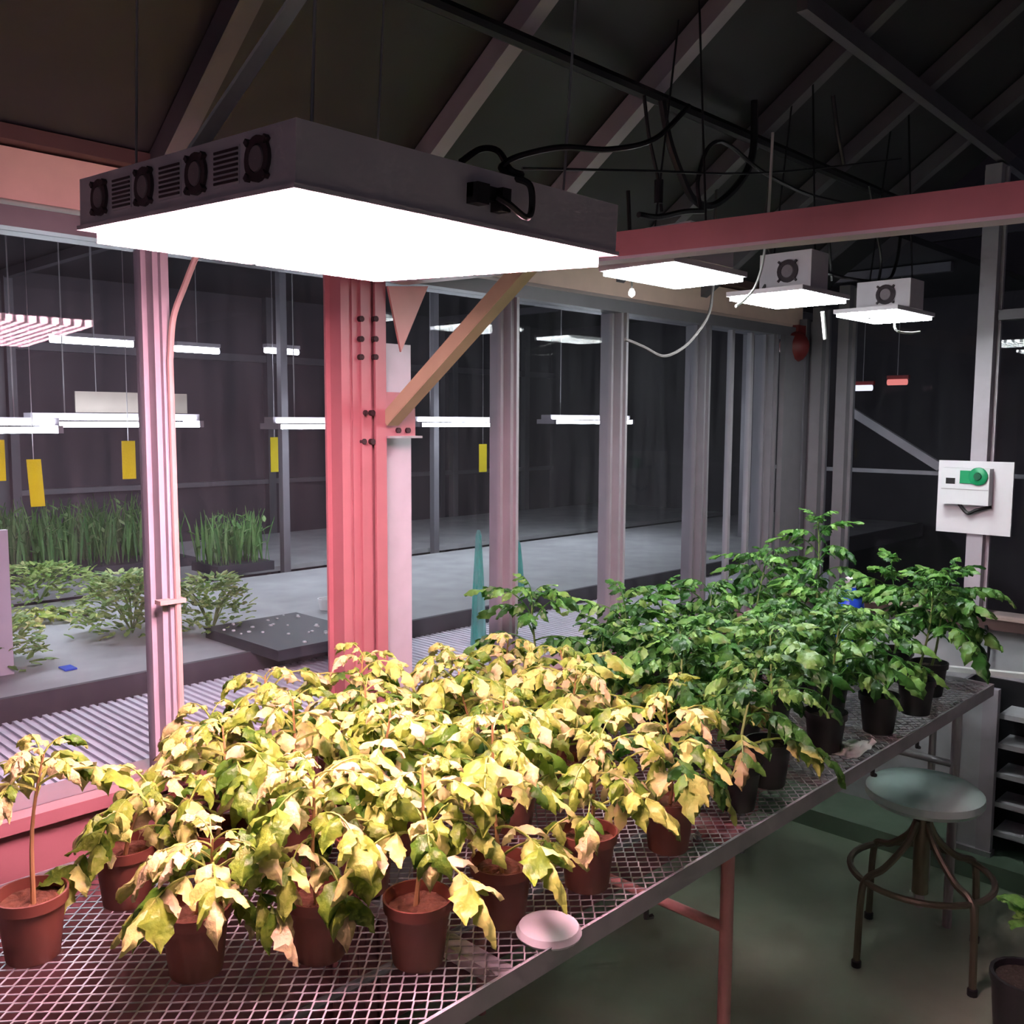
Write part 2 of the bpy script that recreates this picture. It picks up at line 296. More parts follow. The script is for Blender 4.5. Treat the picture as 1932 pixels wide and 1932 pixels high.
# conduit on the left post
cp = [at(372, 478, 1, 2.07), at(350, 535, 1, 2.075), at(327, 600, 1, 2.08), at(321, 680, 1, 2.085)]
x0 = cp[-1].x
ct = thing('conduit', (x0, 2.085, ZB+.1), 'thin pinkish cable conduit running down the left window post', 'conduit')
obj('pipe', MB().tube(bez(cp)+[(x0+.002, 2.086, 1.4), (x0+.004, 2.088, SILL)], .0075, 8), 'conduit', ct)
pz = at(322, 1135, 1, 2.085)
obj('clamp', MB().box(x0-.045, x0+.018, 2.076, 2.105, pz.z-.005, pz.z+.005), 'conduit', ct)

# ------------------------------------------------------------------ lamps
def fan(parent, c, r, nx):
    """fan on a face with normal -x"""
    x, y, z = c
    ring = obj('fan', MB().lathe([(r*.62, -.001), (r*.62, -.004), (r, -.004), (r, .001)], 20, c, 'x'), 'fan_dark', parent)
    obj('hub', MB().lathe([(.0005, -.005), (r*.55, -.005), (r*.62, -.001)], 16, c, 'x'), 'fan_hub', ring)
    for k in range(4):
        t = math.pi/4+k*math.pi/2
        obj('fan_mount', MB().bar((x-.003, y+r*.9*math.cos(t), z+r*.9*math.sin(t)), (x-.003, y+r*1.25*math.cos(t), z+r*1.25*math.sin(t)), .006, .006), 'fan_dark', ring)
nl = at(557, 345, 2, 2.06); S = .585; LX, LY, LZ = nl.x, nl.y, nl.z
rl = at(1160, 475, 2, 2.06)
lm = thing('grow_light', (LX, LY, LZ), 'large square glowing grow light with row of fans, hanging nearest over yellow plants', 'grow light')
lm.rotation_euler = (R(3.2), 0, 0)
sx = rl.x-LX; sy = S; hh = .069
def lobj(name, b, m_, parent=lm):                       # part given in the lamp's own space
    o = bpy.data.objects.new(name, mesh(name, b, m_)); COL.objects.link(o); o.parent = parent; return o
def lpart(b): return b
lobj('housing', MB().box(0, sx, 0, .004, 0, hh).box(0, sx, sy-.004, sy, 0, hh).box(0, .004, .004, sy-.004, 0, hh).box(sx-.004, sx, .004, sy-.004, 0, hh).box(.004, sx-.004, .004, sy-.004, hh-.004, hh), 'lamp_body')
lobj('rim', MB().box(-.004, sx+.004, -.004, .02, -.006, 0).box(-.004, sx+.004, sy-.02, sy+.004, -.006, 0).box(-.004, .02, .02, sy-.02, -.006, 0).box(sx-.02, sx+.004, .02, sy-.02, -.006, 0), 'lamp_body')
pan = MB()
h2 = sx/2; v2 = sy/2
for i in range(2):
    for j in range(2):
        pan = MB().box(.018+i*(h2-.013), h2-.005+i*(h2-.013)+ (0), .018+j*(v2-.013), v2-.005+j*(v2-.013), -.024, -.004)
        lobj('led_panel', pan, 'led_main')
for bx in ((h2-.03, h2+.03, .002, .02), (h2-.03, h2+.03, sy-.02, sy-.002), (.002, .02, v2-.03, v2+.03), (sx-.02, sx-.002, v2-.03, v2+.03), (h2-.006, h2+.006, .02, sy-.02), (.02, sx-.02, v2-.006, v2+.006)):
    lobj('led_strip', MB().box(*bx, -.020, -.0065), 'led_main')
for k, y in enumerate((.075, .22, .365, .51)):
    x, z = -.0005, hh*.5; r = .026
    ring = lobj('fan', MB().lathe([(r*.62, -.001), (r*.62, -.004), (r, -.004), (r, .001)], 20, (x, y, z), 'x'), 'fan_dark')
    lobj('hub', MB().lathe([(.0005, -.005), (r*.55, -.005), (r*.62, -.001)], 16, (x, y, z), 'x'), 'fan_hub', ring)
    for q in range(4):
        t = math.pi/4+q*math.pi/2; lobj('fan_mount', MB().bar((x-.003, y+r*.9*math.cos(t), z+r*.9*math.sin(t)), (x-.003, y+r*1.2*math.cos(t), z+r*1.2*math.sin(t)), .007, .006), 'fan_dark', ring)
for y in (.147, .292, .437):
    v = lobj('vent', MB().box(-.0015, 0, y-.03, y+.03, .012, hh-.012), 'lamp_body')
    b = MB()
    for q in range(7): b.box(-.003, -.0012, y-.028, y+.028, .015+q*.006, .018+q*.006)
    lobj('louvre', b, 'fan_dark', v)
pp = at(910, 363, 1, LY)
sk = lobj('power_socket', MB().box(pp.x-LX-.03, pp.x-LX+.03, -.012, 0, .028, .046).box(pp.x-LX-.03, pp.x-LX-.008, -.02, 0, .02, .046).box(pp.x-LX+.014, pp.x-LX+.03, -.022, 0, .016, .046), 'black')
for q in (.06, sx-.06):
    for y in (.06, sy-.06):
        top = roofz(LY+y)-.06-LZ
        lobj('hanger_wire', MB().tube([(q, y, hh), (q, y-.02, top)], .002, 5), 'galv_dull')
lobj('hanger_strap', MB().bar((.02, .27, hh), (.12, .10, hh+.25), .03, .004), 'paper')

def small_lamp(name, label, px, z, bx=(.15, .2), bh=.1):
    """flat square glowing head under a narrower ventilated box"""
    c = [at(x, y, 2, z) for x, y in px]
    x0, y1, x1, y0 = c[0].x, c[0].y, c[1].x, c[1].y
    t = thing(name, ((x0+x1)/2, (y0+y1)/2, z), label, 'grow light', 'small grow lights over the bench')
    obj('rim', MB().box(x0, x1, y0, y1, z, z+.014), 'lamp_body', t)
    obj('led_panel', MB().box(x0+.008, x1-.008, y0+.008, y1-.008, z-.012, z-.0005), 'led_far', t)
    cx, cy = (x0+x1)/2-.01, (y0+y1)/2-.02
    bd = obj('housing', MB().box(cx-bx[0]/2, cx+bx[0]/2, cy-bx[1]/2, cy+bx[1]/2, z+.014, z+.014+bh), 'lamp_body', t)
    fan(t, (cx-bx[0]/2-.001, cy-.01, z+.014+bh*.5), .034, -1)
    for s in (-1, 1):
        obj('hanger_wire', MB().tube([(cx, cy+s*bx[1]*.4, z+.014+bh), (cx+.02, cy+s*.03, roofz(cy+s*.03)-.02)], .003, 5), 'black', t)
    return t, cx, cy, z+.014+bh
ZF = 2.185
LAMPS = [small_lamp('grow_light', 'white square grow light just below the salmon beam, second from the large one', ((1130, 512), (1410, 523), (1290, 488), (1255, 549)), ZF, (.2, .2), .09),
         small_lamp('grow_light', 'square grow light with fan box, middle of the three small lamps', ((1370, 560), (1603, 565), (1530, 545), (1485, 583)), ZF, (.11, .17), .115),
         small_lamp('grow_light', 'farthest grow light, smallest, hanging nearest the end wall', ((1572, 592), (1764, 598), (1695, 579), (1625, 612)), ZF, (.12, .19), .1)]

# ------------------------------------------------------------------ cables under the roof
def cable(name, pts, r, m_, label, cat='cable', group='cables under the roof'):
    o = obj(name, MB().tube(bez(pts), r, 6), m_, origin=tuple(pts[0]), label=label, cat=cat)
    o['group'] = group; return o
yl = LY-.02
c_ = [at(938, 372, 1, yl), at(960, 385, 1, yl-.01), at(992, 410, 1, yl-.01), at(1003, 395, 1, yl), at(1000, 350, 1, yl), at(970, 335, 1, yl+.02), at(945, 318, 1, yl+.05), at(975, 296, 1, yl+.05), at(1060, 278, 1, yl+.06), at(1150, 282, 1, yl+.05), at(1235, 262, 1, yl+.05), at(1300, 200, 1, yl+.05)]
cable('power_cable', c_, .0045, 'black', 'black power cable looping from the socket of the large lamp')
c_ = [at(870, 305, 1, yl+.1), at(905, 282, 1, yl+.1), at(940, 285, 1, yl+.08), at(962, 320, 1, yl+.06), at(985, 330, 1, yl+.06)]
cable('power_cable', c_, .005, 'black', 'short black cable coil lying on top of the large lamp')
def roofpts(px, Y): return [at(x, y, 1, Y) for x, y in px]
cable('power_cable', roofpts(((1248, 190), (1262, 265), (1285, 330), (1308, 375), (1345, 388), (1395, 345), (1420, 290), (1424, 190)), 1.5), .011, 'black', 'thick black cable hanging in a deep loop above the beam')
cable('power_cable', roofpts(((1322, 395), (1316, 345), (1330, 290), (1352, 268), (1380, 277), (1440, 325), (1520, 365), (1600, 385)), 1.45), .006, 'black', 'black cable with small high loop running down toward the beam')
cable('guy_wire', roofpts(((985, 318), (1200, 322), (1445, 326), (1700, 300)), 1.4), .003, 'black', 'thin dark wire stretched level under the roof', 'wire')
cable('power_cable', roofpts(((1572, 180), (1580, 245), (1592, 310)), 1.3), .006, 'black', 'short straight black cable hanging from the roof right of the loops')
cable('power_cable', roofpts(((1215, 180), (1225, 260), (1242, 340), (1248, 400)), 1.5), .005, 'black', 'black cable with inline plug hanging left of the thick loop')
pc = at(1243, 362, 1, 1.5); obj('inline_plug', MB().tube([pc+Vector((0, 0, .03)), pc-Vector((0, 0, .03))], .012, 8), 'black', origin=tuple(pc), label='black inline plug on the cable above the beam end', cat='plug')
cable('power_cable', roofpts(((1454, 330), (1448, 380), (1440, 440), (1462, 500), (1440, 545)), 1.5), .005, 'dark_cord', 'dark cord dropping past the fan box of the middle small lamp')
cable('power_cable', roofpts(((1640, 350), (1655, 440), (1662, 500), (1650, 560), (1640, 600)), 1.45), .005, 'black', 'black cord dropping past the farthest lamp')
cable('power_cable', roofpts(((1560, 400), (1565, 470), (1570, 530)), 1.5), .005, 'black', 'black cord between the two far lamps')
cable('power_cable', roofpts(((1700, 440), (1690, 500), (1670, 530), (1600, 525), (1560, 515)), 1.5), .006, 'black', 'slack black cable sagging between the far lamps')
cable('loose_cord', roofpts(((1180, 640), (1215, 655), (1252, 672), (1290, 655), (1320, 622), (1338, 590), (1345, 545), (1350, 440), (1352, 330)), 1.75), .005, 'dark_cord', 'pale cord hanging in a shallow loop in front of the glass', 'cord')
cable('loose_cord', roofpts(((1458, 250), (1450, 400), (1440, 490), (1425, 540), (1405, 565), (1388, 578)), 1.35), .004, 'white_cord', 'white cord crossing the glowing face of the middle small lamp', 'cord')
cable('strap_end', roofpts(((1552, 588), (1554, 610), (1557, 640)), 1.35), .006, 'white_cord', 'short white strap end hanging below the middle small lamp', 'strap')
cable('loose_cord', [Vector((LAMPS[2][1], LAMPS[2][2]-.02, ZF+.005))]+roofpts(((1690, 622), (1715, 628), (1735, 626)), 1.3), .004, 'white_cord', 'frayed white cord end hanging under the farthest lamp', 'cord')
cable('power_cable', roofpts(((1185, 360), (1188, 440)), 1.62), .006, 'black', 'black cord hanging behind the right end of the large lamp')
cable('power_cable', roofpts(((1205, 405), (1240, 410), (1290, 400), (1330, 398)), 1.5), .008, 'black', 'black cable resting along the top of the beam')
pb = at(1192, 553, 1, 1.6)
hb = thing('hanging_bulb', pb, 'tiny bright point bulb hanging under the second lamp', 'bulb')
obj('bulb', MB().lathe([(.0005, -.012), (.009, -.006), (.010, .002), (.005, .012), (.0005, .013)], 10, pb), 'spark', hb); obj('wire', MB().tube([pb+Vector((0, 0, .012)), Vector((pb.x, pb.y, ZF))], .002, 5), 'black', hb)

# ------------------------------------------------------------------ the bench
BY0, BY1, BX0, BX1 = 1.068, 2.015, -.35, 3.63
bn = thing('mesh_bench', (1.6, 1.5, 0), 'long greenhouse bench with metal mesh top carrying all the plant pots', 'bench')
def rail(p, q, m_='galv_dull', name='edge_rail'): return obj(name, MB().bar(p, q, .004, .042), m_, bn)
rail((BX0, BY0, ZB-.012), (BX1, BY0, ZB-.012)); rail((BX0, BY1, ZB-.012), (BX1, BY1, ZB-.012)); rail((BX1, BY0, ZB-.012), (BX1, BY1, ZB-.012)); rail((BX0, BY0, ZB-.012), (BX0, BY1, ZB-.012))
obj('rail_lip', MB().box(BX0, BX1, BY0, BY0+.016, ZB-.004, ZB-.001), 'galv', bn)
for x, wd, m_ in ((.35, .04, 'galv'), (1.12, .04, 'galv'), (1.90, .075, 'salmon'), (2.36, .014, 'galv'), (2.85, .03, 'galv'), (3.3, .014, 'galv'), (3.61, .03, 'galv')):
    obj('cross_member', MB().box(x-wd/2, x+wd/2, BY0+.004, BY1-.004, ZB-.03, ZB-.006), m_, bn)
# expanded-metal deck: zigzag strands, real wires
ms = MB(); px_ = .0165; py_ = .0165; k = 0; y = BY0+.008
while y < BY1-.01:
    pts = []; x = BX0+.01; i = 0
    while x < BX1-.005:
        pts.append(Vector((x, y+(py_*.42 if (i+k) % 2 else -py_*.42), ZB))); x += px_; i += 1
    w2, h2_ = .0019, .0016; n0 = len(ms.v)
    for p in pts: ms.v += [(p.x, p.y-w2, p.z-h2_), (p.x, p.y+w2, p.z-h2_), (p.x, p.y+w2, p.z), (p.x, p.y-w2, p.z)]
    for i in range(len(pts)-1):
        a = n0+4*i
        for q in range(4): ms.f.append((a+q, a+(q+1) % 4, a+4+(q+1) % 4, a+4+q))
    y += py_; k += 1
ms.t = [.5]*len(ms.v)
obj('mesh_deck', ms, 'galv', bn, kind='stuff')
for x in (.35, 1.90, 3.42):
    for y in (BY0+.05, BY1-.06):
        obj('leg', MB().tube([(x, y, 0), (x, y, ZB-.03)], .016, 10), 'salmon_dull' if x < 3 else 'galv_dull', bn)
    obj('stretcher', MB().tube([(x, BY0+.05, .60), (x, BY1-.06, .60)], .013, 10), 'salmon_dull' if x < 3 else 'galv_dull', bn)
obj('stretcher', MB().tube([(.35, BY1-.06, .3), (3.42, BY1-.06, .3)], .013, 8), 'galv_dull', bn)
for x in (1.52, 2.62, 2.95): obj('hook_bolt', MB().tube([(x, BY0+.012, ZB-.03), (x, BY0+.012, ZB-.06), (x+.02, BY0+.012, ZB-.065)], .006, 6), 'black', bn)

# ------------------------------------------------------------------ plants
def leaflet(mb, o, az, pitch, L, W, droop, fold, tint, roll=0., seed=0, nu=7, tooth=.3):
    rr = random.Random(seed); p = Vector(o); rows = []; ph = rr.uniform(0, 6.28); tw = rr.uniform(-.5, .5)
    VV = (-1, -.5, 0, .5, 1)
    for i in range(nu+1):
        u = i/nu; pt = pitch-droop*u**1.2
        d = Vector((math.cos(az+tw*u*.6)*math.cos(pt), math.sin(az+tw*u*.6)*math.cos(pt), math.sin(pt)))
        s = Vector((-math.sin(az), math.cos(az), 0)); n = d.cross(s).normalized()
        rl_ = roll+tw*u; s2 = s*math.cos(rl_)+n*math.sin(rl_); n2 = n*math.cos(rl_)-s*math.sin(rl_)
        wv = W*max(.02, math.sin(math.pi*min(1, (u*.96+.03))**.78))**.85*(1+tooth*(.5 if i % 2 else -.5)) if i < nu else W*.02
        rows.append([p+s2*(v*wv*math.cos(fold*abs(v)))-n2*(abs(v)*wv*math.sin(fold)*(.6+.4*abs(v)))+n2*(.2*W*math.sin(ph+6*u+3*v)) for v in VV])
        p = p+d*(L/nu)
    vs = [q for r_ in rows for q in r_]; fs = []
    for i in range(nu):
        for j in range(4): fs.append((i*5+j, (i+1)*5+j, (i+1)*5+j+1, i*5+j+1))
    mb.add(vs, fs, tint); mb.smooth = True
def compound(seed, kind):
    """a drooping compound leaf growing along +x from the origin, with stalk and leaflets"""
    rr = random.Random(seed); mb = MB()
    wilt = {'y': rr.uniform(.9, 1.7), 'g': rr.uniform(.5, 1.15), 'm': rr.uniform(.7, 1.4)}[kind]
    Lr = rr.uniform(.10, .15) if kind == 'y' else rr.uniform(.12, .17); n = 7; p = Vector((0, 0, 0)); pts = [p.copy()]; pitch = rr.uniform(.35, .75); pt = []
    bend = rr.uniform(-.35, .35)
    for i in range(n):
        u = (i+1)/n; a = pitch-(pitch+wilt*.75)*u**1.4; z = bend*u
        p = p+Vector((math.cos(a)*math.cos(z), math.cos(a)*math.sin(z), math.sin(a)))*(Lr/n); pts.append(p.copy()); pt.append((a, z))
    mb.tube(pts, [.0026-.0016*i/n for i in range(n+1)], 4, .45)
    base = {'y': .52, 'g': .5, 'm': .5}[kind]
    T = lambda: min(1, max(0, base+rr.uniform(-.55, .5)))
    fo = {'y': (.35, 1.0), 'g': (.15, .7), 'm': (.2, .9)}[kind]
    nodes = ((2, 4, 5, 6) if kind != 'y' else (3, 5, 6) if rr.random() < .75 else (2, 4, 6))
    for j, i in enumerate(nodes):
        for s in (-1, 1):
            a, z = pt[min(i, n-1)]
            if kind == 'g': L_ = rr.uniform(.038, .056)*(.85+.08*j); W_ = L_*rr.uniform(.25, .34); p0 = rr.uniform(-.9, 0)
            elif kind == 'm': L_ = rr.uniform(.042, .062)*(.85+.08*j); W_ = L_*rr.uniform(.27, .37); p0 = rr.uniform(-.7, .1)
            else: L_ = rr.uniform(.048, .070)*(.8+.1*j); W_ = L_*rr.uniform(.28, .38); p0 = rr.uniform(-.5, .25)
            leaflet(mb, pts[i], z+s*rr.uniform(.8, 1.35), a*.3+p0, L_, W_, wilt*rr.uniform(.8, 1.5), rr.uniform(*fo), T(), s*rr.uniform(-.2, .5), rr.random())
    a, z = pt[-1]
    leaflet(mb, pts[-1], z, a+.15, rr.uniform(.055, .075), rr.uniform(.016, .024), wilt*rr.uniform(.6, 1.2), rr.uniform(*fo), T(), 0, rr.random())
    return mb
LEAF = {}
for k, mname, n in (('y', 'leaf_y', 12), ('m', 'leaf_m', 8), ('g', 'leaf_g', 12)):
    LEAF[k] = [mesh('compound_leaf', compound(1000*ord(k)+i, k), mname) for i in range(n)]
def pot_mesh(m_):
    b = MB(); b.lathe([(.0005, .0), (.044, 0), (.045, .002), (.056, .098), (.061, .098), (.062, .118), (.0585, .118), (.055, .10), (.053, .09)], 24)
    return mesh('pot', b, m_)
POT = {'y': pot_mesh('brown_pot'), 'g': pot_mesh('black_pot')}
def soil_mesh(m_):
    b = MB(); rr = random.Random(4); vs = [(0, 0, .10)]; fs = []
    for ring in (1, 2, 3):
        for k in range(14): t = 2*math.pi*k/14; r_ = .0545*ring/3; vs.append((r_*math.cos(t), r_*math.sin(t), .097+rr.uniform(-.004, .004)))
    for k in range(14): fs.append((0, 1+k, 1+(k+1) % 14))
    for ring in range(2):
        for k in range(14): a = 1+ring*14; fs.append((a+k, a+14+k, a+14+(k+1) % 14, a+(k+1) % 14))
    b.add(vs, fs); return mesh('soil', b, m_)
SOIL = {'y': soil_mesh('soil'), 'g': soil_mesh('dark_soil')}
def link(name, me, parent, loc=(0, 0, 0), rot=(0, 0, 0), s=1.):
    o = bpy.data.objects.new(name, me); COL.objects.link(o); o.parent = parent; o.location = loc; o.rotation_euler = rot; o.scale = (s, s, s); return o
def plant(x, y, h, kinds, seed, label, n=13, bare=.3, spread=1., pot=None):
    n = int(n*1.25)
    """h = height of the growing tip over the bench; kinds = leaf kinds from bottom to top"""
    rr = random.Random(seed); pk = pot or ('y' if kinds[0] in 'y' else 'g')
    group = 'yellowing potted plants under the large lamp' if kinds[-1] == 'y' else 'green potted plants under the small lamps'
    t = thing('potted_plant', (x, y, ZB), label, 'plant', group); t.rotation_euler = (0, 0, rr.uniform(0, 6.28))
    link('pot', POT[pk], t); link('soil', SOIL[pk], t)
    hs = h-.10; lean = Vector((rr.uniform(-.05, .05), rr.uniform(-.05, .05), 0)); pts = []
    for i in range(9):
        u = i/8; pts.append(Vector((lean.x*u+.006*math.sin(4*u+seed), lean.y*u+.006*math.cos(5*u+seed), .095+hs*u)))
    sm = MB().tube(pts, [.0048-.0028*i/8 for i in range(9)], 7)
    link('stem', mesh('stem', sm, 'stem_y' if kinds[-1] == 'y' else 'stem_g'), t)
    a = rr.uniform(0, 6.28)
    for i in range(n):
        u = bare+(1-bare)*(i/(n-1))**.85; k = min(8, max(0, u*8)); i0 = min(7, int(k)); p = pts[i0].lerp(pts[i0+1], k-i0)
        kd = kinds[min(len(kinds)-1, int(u*len(kinds)*.999))]
        a += 2.4+rr.uniform(-.35, .35); s = 1.18*(1.0 if u < .75 else 1.0-.5*(u-.75)/.25)*rr.uniform(.85, 1.2)*spread
        tilt = -(.15 if u < .6 else .15+.9*(u-.6)/.4)*(.8 if kd != 'y' else .45)+rr.uniform(-.15, .2)
        link('leaf', LEAF[kd][rr.randrange(len(LEAF[kd]))], t, p, (0, tilt, a), s)
    return t
PLANTS = [
 (.56, 1.72, .37, 'y', 'bare stemmed yellow plant in brown pot, leftmost of all', 9, .72, .95),
 (.74, 1.47, .25, 'y', 'low yellow plant nearest the camera at bottom left', 12, .2, 1.),
 (.92, 1.36, .35, 'y', 'tall yellow plant in the front row left of the open red pot', 13, .35, 1.),
 (1.03, 1.22, .34, 'y', 'yellow plant in brown pot with bare stem, nearest the bench front corner', 10, .35, .95),
 (1.23, 1.21, .37, 'y', 'yellow plant in tall brown pot with pale leaf hanging over its rim', 11, .1, 1.),
 (1.45, 1.18, .31, 'y', 'tan wilted plant in brown pot standing alone near the bench edge', 11, .2, .95),
 (1.71, 1.16, .35, 'my', 'tan and green plant in brown pot next to the salmon cross bar', 12, .15, 1.),
 (1.29, 1.58, .31, 'y', 'pale yellow plant in brown pot in the middle of the bench', 12, .25, 1.),
 (1.54, 1.48, .33, 'y', 'yellow plant behind the tan one that stands alone at the edge', 13, .2, 1.),
 (.93, 1.73, .32, 'y', 'bright washed out yellow plant behind the tall front one', 12, .3, 1.),
 (.76, 1.79, .25, 'y', 'short yellow plant just right of the bare stemmed one', 11, .2, .95),
 (1.15, 1.90, .36, 'y', 'yellow plant in the back row left of the salmon column', 10, .55, .95),
 (.96, 1.91, .32, 'y', 'brown tipped wilted plant in front of the left window post', 10, .5, .95),
 (1.36, 1.90, .37, 'y', 'tall olive yellow plant directly left of the salmon column foot', 12, .35, 1.),
 (1.69, 1.85, .34, 'y', 'yellow plant with big arched leaves in front of the salmon column', 13, .25, 1.08),
 (1.87, 1.86, .34, 'my', 'olive plant right of the salmon column against the glass', 12, .25, 1.),
 (1.12, 1.49, .37, 'y', 'washed out yellow plant under the centre of the large lamp', 13, .25, 1.),
 (1.10, 1.70, .36, 'y', 'pale plant in the middle row between the window post and the lamp centre', 13, .3, 1.),
 (1.30, 1.78, .33, 'y', 'cream yellow plant one row in front of the salmon column', 13, .25, 1.),
 (1.72, 1.50, .33, 'y', 'tan wilted plant in the middle row beside the first green ones', 13, .2, 1.),
 (1.60, 1.68, .32, 'my', 'olive yellow plant in the third row right of the column', 13, .2, 1.),
 (1.90, 1.62, .33, 'my', 'half yellow half green plant at the border of the two lights', 13, .2, 1.),
 (3.11, 1.15, .42, 'g', 'green plant in black pot at the bench edge nearest the far end', 13, .45, 1.05),
 (2.84, 1.16, .33, 'g', 'low green plant in black pot, second from the far end of the edge', 12, .45, 1.),
 (2.56, 1.20, .39, 'g', 'green plant in black pot beside the paper scrap', 12, .3, 1.),
 (2.21, 1.19, .40, 'g', 'green plant in black pot, left of the one by the paper scrap', 13, .35, 1.),
 (2.02, 1.17, .35, 'mg', 'green plant with yellowing lower leaves beside the salmon cross bar', 13, .1, 1.),
 (2.14, 1.73, .32, 'mg', 'dull green plant with brown leaves in the middle of the bench', 13, .2, 1.),
 (2.02, 1.85, .44, 'mg', 'tall sparse green plant against the glass, first of the green ones', 9, .55, .95),
 (2.29, 1.58, .34, 'g', 'bushy green plant under the second lamp', 14, .15, 1.),
 (2.40, 1.77, .37, 'g', 'green plant in the back half under the second lamp', 14, .15, 1.),
 (2.69, 1.69, .38, 'g', 'bushy green plant in the middle rows under the middle small lamp', 14, .15, 1.),
 (3.03, 1.72, .46, 'g', 'tall dark green plant in front of the corner frames', 14, .25, 1.),
 (3.09, 1.50, .36, 'g', 'green plant left of the blue bottle', 14, .2, 1.),
 (3.40, 1.64, .58, 'g', 'tallest green plant, tip rising against the dark end window', 12, .45, .95),
 (3.47, 1.36, .40, 'g', 'broad green plant under the farthest lamp near the bench end', 14, .2, 1.08),
 (2.93, 1.36, .36, 'g', 'green plant in the second row behind the low edge one', 14, .15, 1.),
 (2.70, 1.89, .37, 'g', 'dark green plant in the back row against the glass', 13, .2, 1.),
 (3.36, 1.87, .42, 'g', 'dark green plant in the back row nearest the corner', 13, .2, 1.),
 (2.66, 1.42, .36, 'g', 'green plant in the second row behind the paper scrap', 14, .15, 1.),
 (2.40, 1.38, .35, 'g', 'bright green plant in the second row left of centre', 14, .1, 1.),
 (2.16, 1.42, .33, 'mg', 'green plant in the second row beside the yellow group', 14, .15, 1.),
 (3.36, 1.20, .40, 'g', 'green plant at the outer far corner of the bench, leaves overhanging', 12, .5, 1.1),
]
for i, (x, y, h, k, lab, n, bare, sp) in enumerate(PLANTS): plant(x, y, h, k, 50+i*7, lab, n, bare, sp, 'y' if i < 22 else 'g')

# ------------------------------------------------------------------ small things on the bench
def crumpled(name, cx, cy, w_, d_, seed, m_, label, cat, rz=0, amp=.008):
    rr = random.Random(seed); b = MB(); n = 6; vs = []; fs = []
    for i in range(n+1):
        for j in range(n+1):
            u, v = (i/n-.5)*w_+rr.uniform(-.004, .004), (j/n-.5)*d_+rr.uniform(-.004, .004)
            vs.append((cx+u*math.cos(rz)-v*math.sin(rz), cy+u*math.sin(rz)+v*math.cos(rz), ZB+.002+abs(rr.gauss(0, amp))))
    for i in range(n):
        for j in range(n): a = i*(n+1)+j; fs.append((a, a+n+1, a+n+2, a+1))
    m0 = len(vs); vs += [(x, y, z+.0012) for x, y, z in vs]; fs += [tuple(q+m0 for q in reversed(f)) for f in fs[:]]
    b.add(vs, fs); b.smooth = True
    return obj(name, b, m_, origin=(cx, cy, ZB), label=label, cat=cat)
q = at(1612, 1416, 2, ZB); crumpled('paper_scrap', q.x, q.y, .17, .07, 3, 'paper', 'crumpled off white paper scrap lying at the bench edge', 'paper', .1)
q = at(1312, 1583, 2, ZB); crumpled('debris', q.x, q.y, .03, .025, 5, 'galv', 'small grey scrap on the mesh beside the salmon cross bar', 'scrap', .4, .004)
q = at(1090, 1790, 2, ZB)
b = MB(); n = 24; prof = [(.0005, .022), (.04, .022), (.056, .017), (.062, .006), (.06, .0015), (.0005, .0015)]
b.lathe(prof, n, (q.x, q.y+.07, ZB)); obj('saucer', b, 'foam', origin=(q.x, q.y+.07, ZB), label='white rounded plastic dish at the near bench corner', cat='dish')
q = Vector((3.50, 1.56, ZB))
bt_ = thing('spray_bottle', q, 'blue plastic bottle half hidden among the green plants', 'bottle')
obj('body', MB().lathe([(.0005, .001), (.050, .001), (.055, .01), (.055, .24), (.050, .275), (.022, .31), (.019, .33)], 18, q), 'blue', bt_)
obj('cap', MB().lathe([(.021, .32), (.021, .355), (.012, .36), (.0005, .36)], 14, q), 'box_white', bt_)

# ------------------------------------------------------------------ stool
scz = .60; sp = at(1745, 1478, 2, scz); SX, SY = sp.x, sp.y
st = thing('stool', (SX, SY, 0), 'round stool with grey green seat and metal foot ring beside the bench', 'stool')
obj('seat', MB().lathe([(.0005, scz), (.10, scz+.002), (.165, scz-.006), (.185, scz-.022), (.187, scz-.045), (.175, scz-.06), (.0005, scz-.062)], 40, (SX, SY, 0)), 'seat', st)
obj('seat_pan', MB().lathe([(.0005, scz-.0625), (.12, scz-.0625), (.11, scz-.075), (.035, scz-.085), (.0005, scz-.085)], 24, (SX, SY, 0)), 'black', st)
obj('post', MB().lathe([(.026, scz-.08), (.026, .22), (.0005, .22)], 16, (SX, SY, 0)), 'stool_metal', st)
obj('spindle', MB().lathe([(.015, .22), (.015, .17), (.0005, .17)], 12, (SX, SY, 0)), 'galv_dull', st)
RZ, RR = .29, .225
ringp = [(SX+RR*math.cos(2*math.pi*k/40), SY+RR*math.sin(2*math.pi*k/40), RZ) for k in range(41)]
obj('foot_ring', MB().tube(ringp, .011, 8, cap=False), 'stool_metal', st)
for k in range(4):
    t = R(62)+k*math.pi/2; dx, dy = math.cos(t), math.sin(t)
    leg = [(SX+dx*.022, SY+dy*.022, .47), (SX+dx*.06, SY+dy*.06, .40), (SX+dx*.15, SY+dy*.15, RZ+.035), (SX+dx*.215, SY+dy*.215, RZ+.012), (SX+dx*.238, SY+dy*.238, RZ-.05), (SX+dx*.246, SY+dy*.246, .01)]
    lg = obj('leg', MB().tube(bez(leg, 5), .012, 8), 'stool_metal', st)
    obj('foot_cap', MB().lathe([(.0005, 0), (.016, 0), (.016, .02), (.012, .024)], 10, (SX+dx*.246, SY+dy*.246, 0)), 'black', lg)

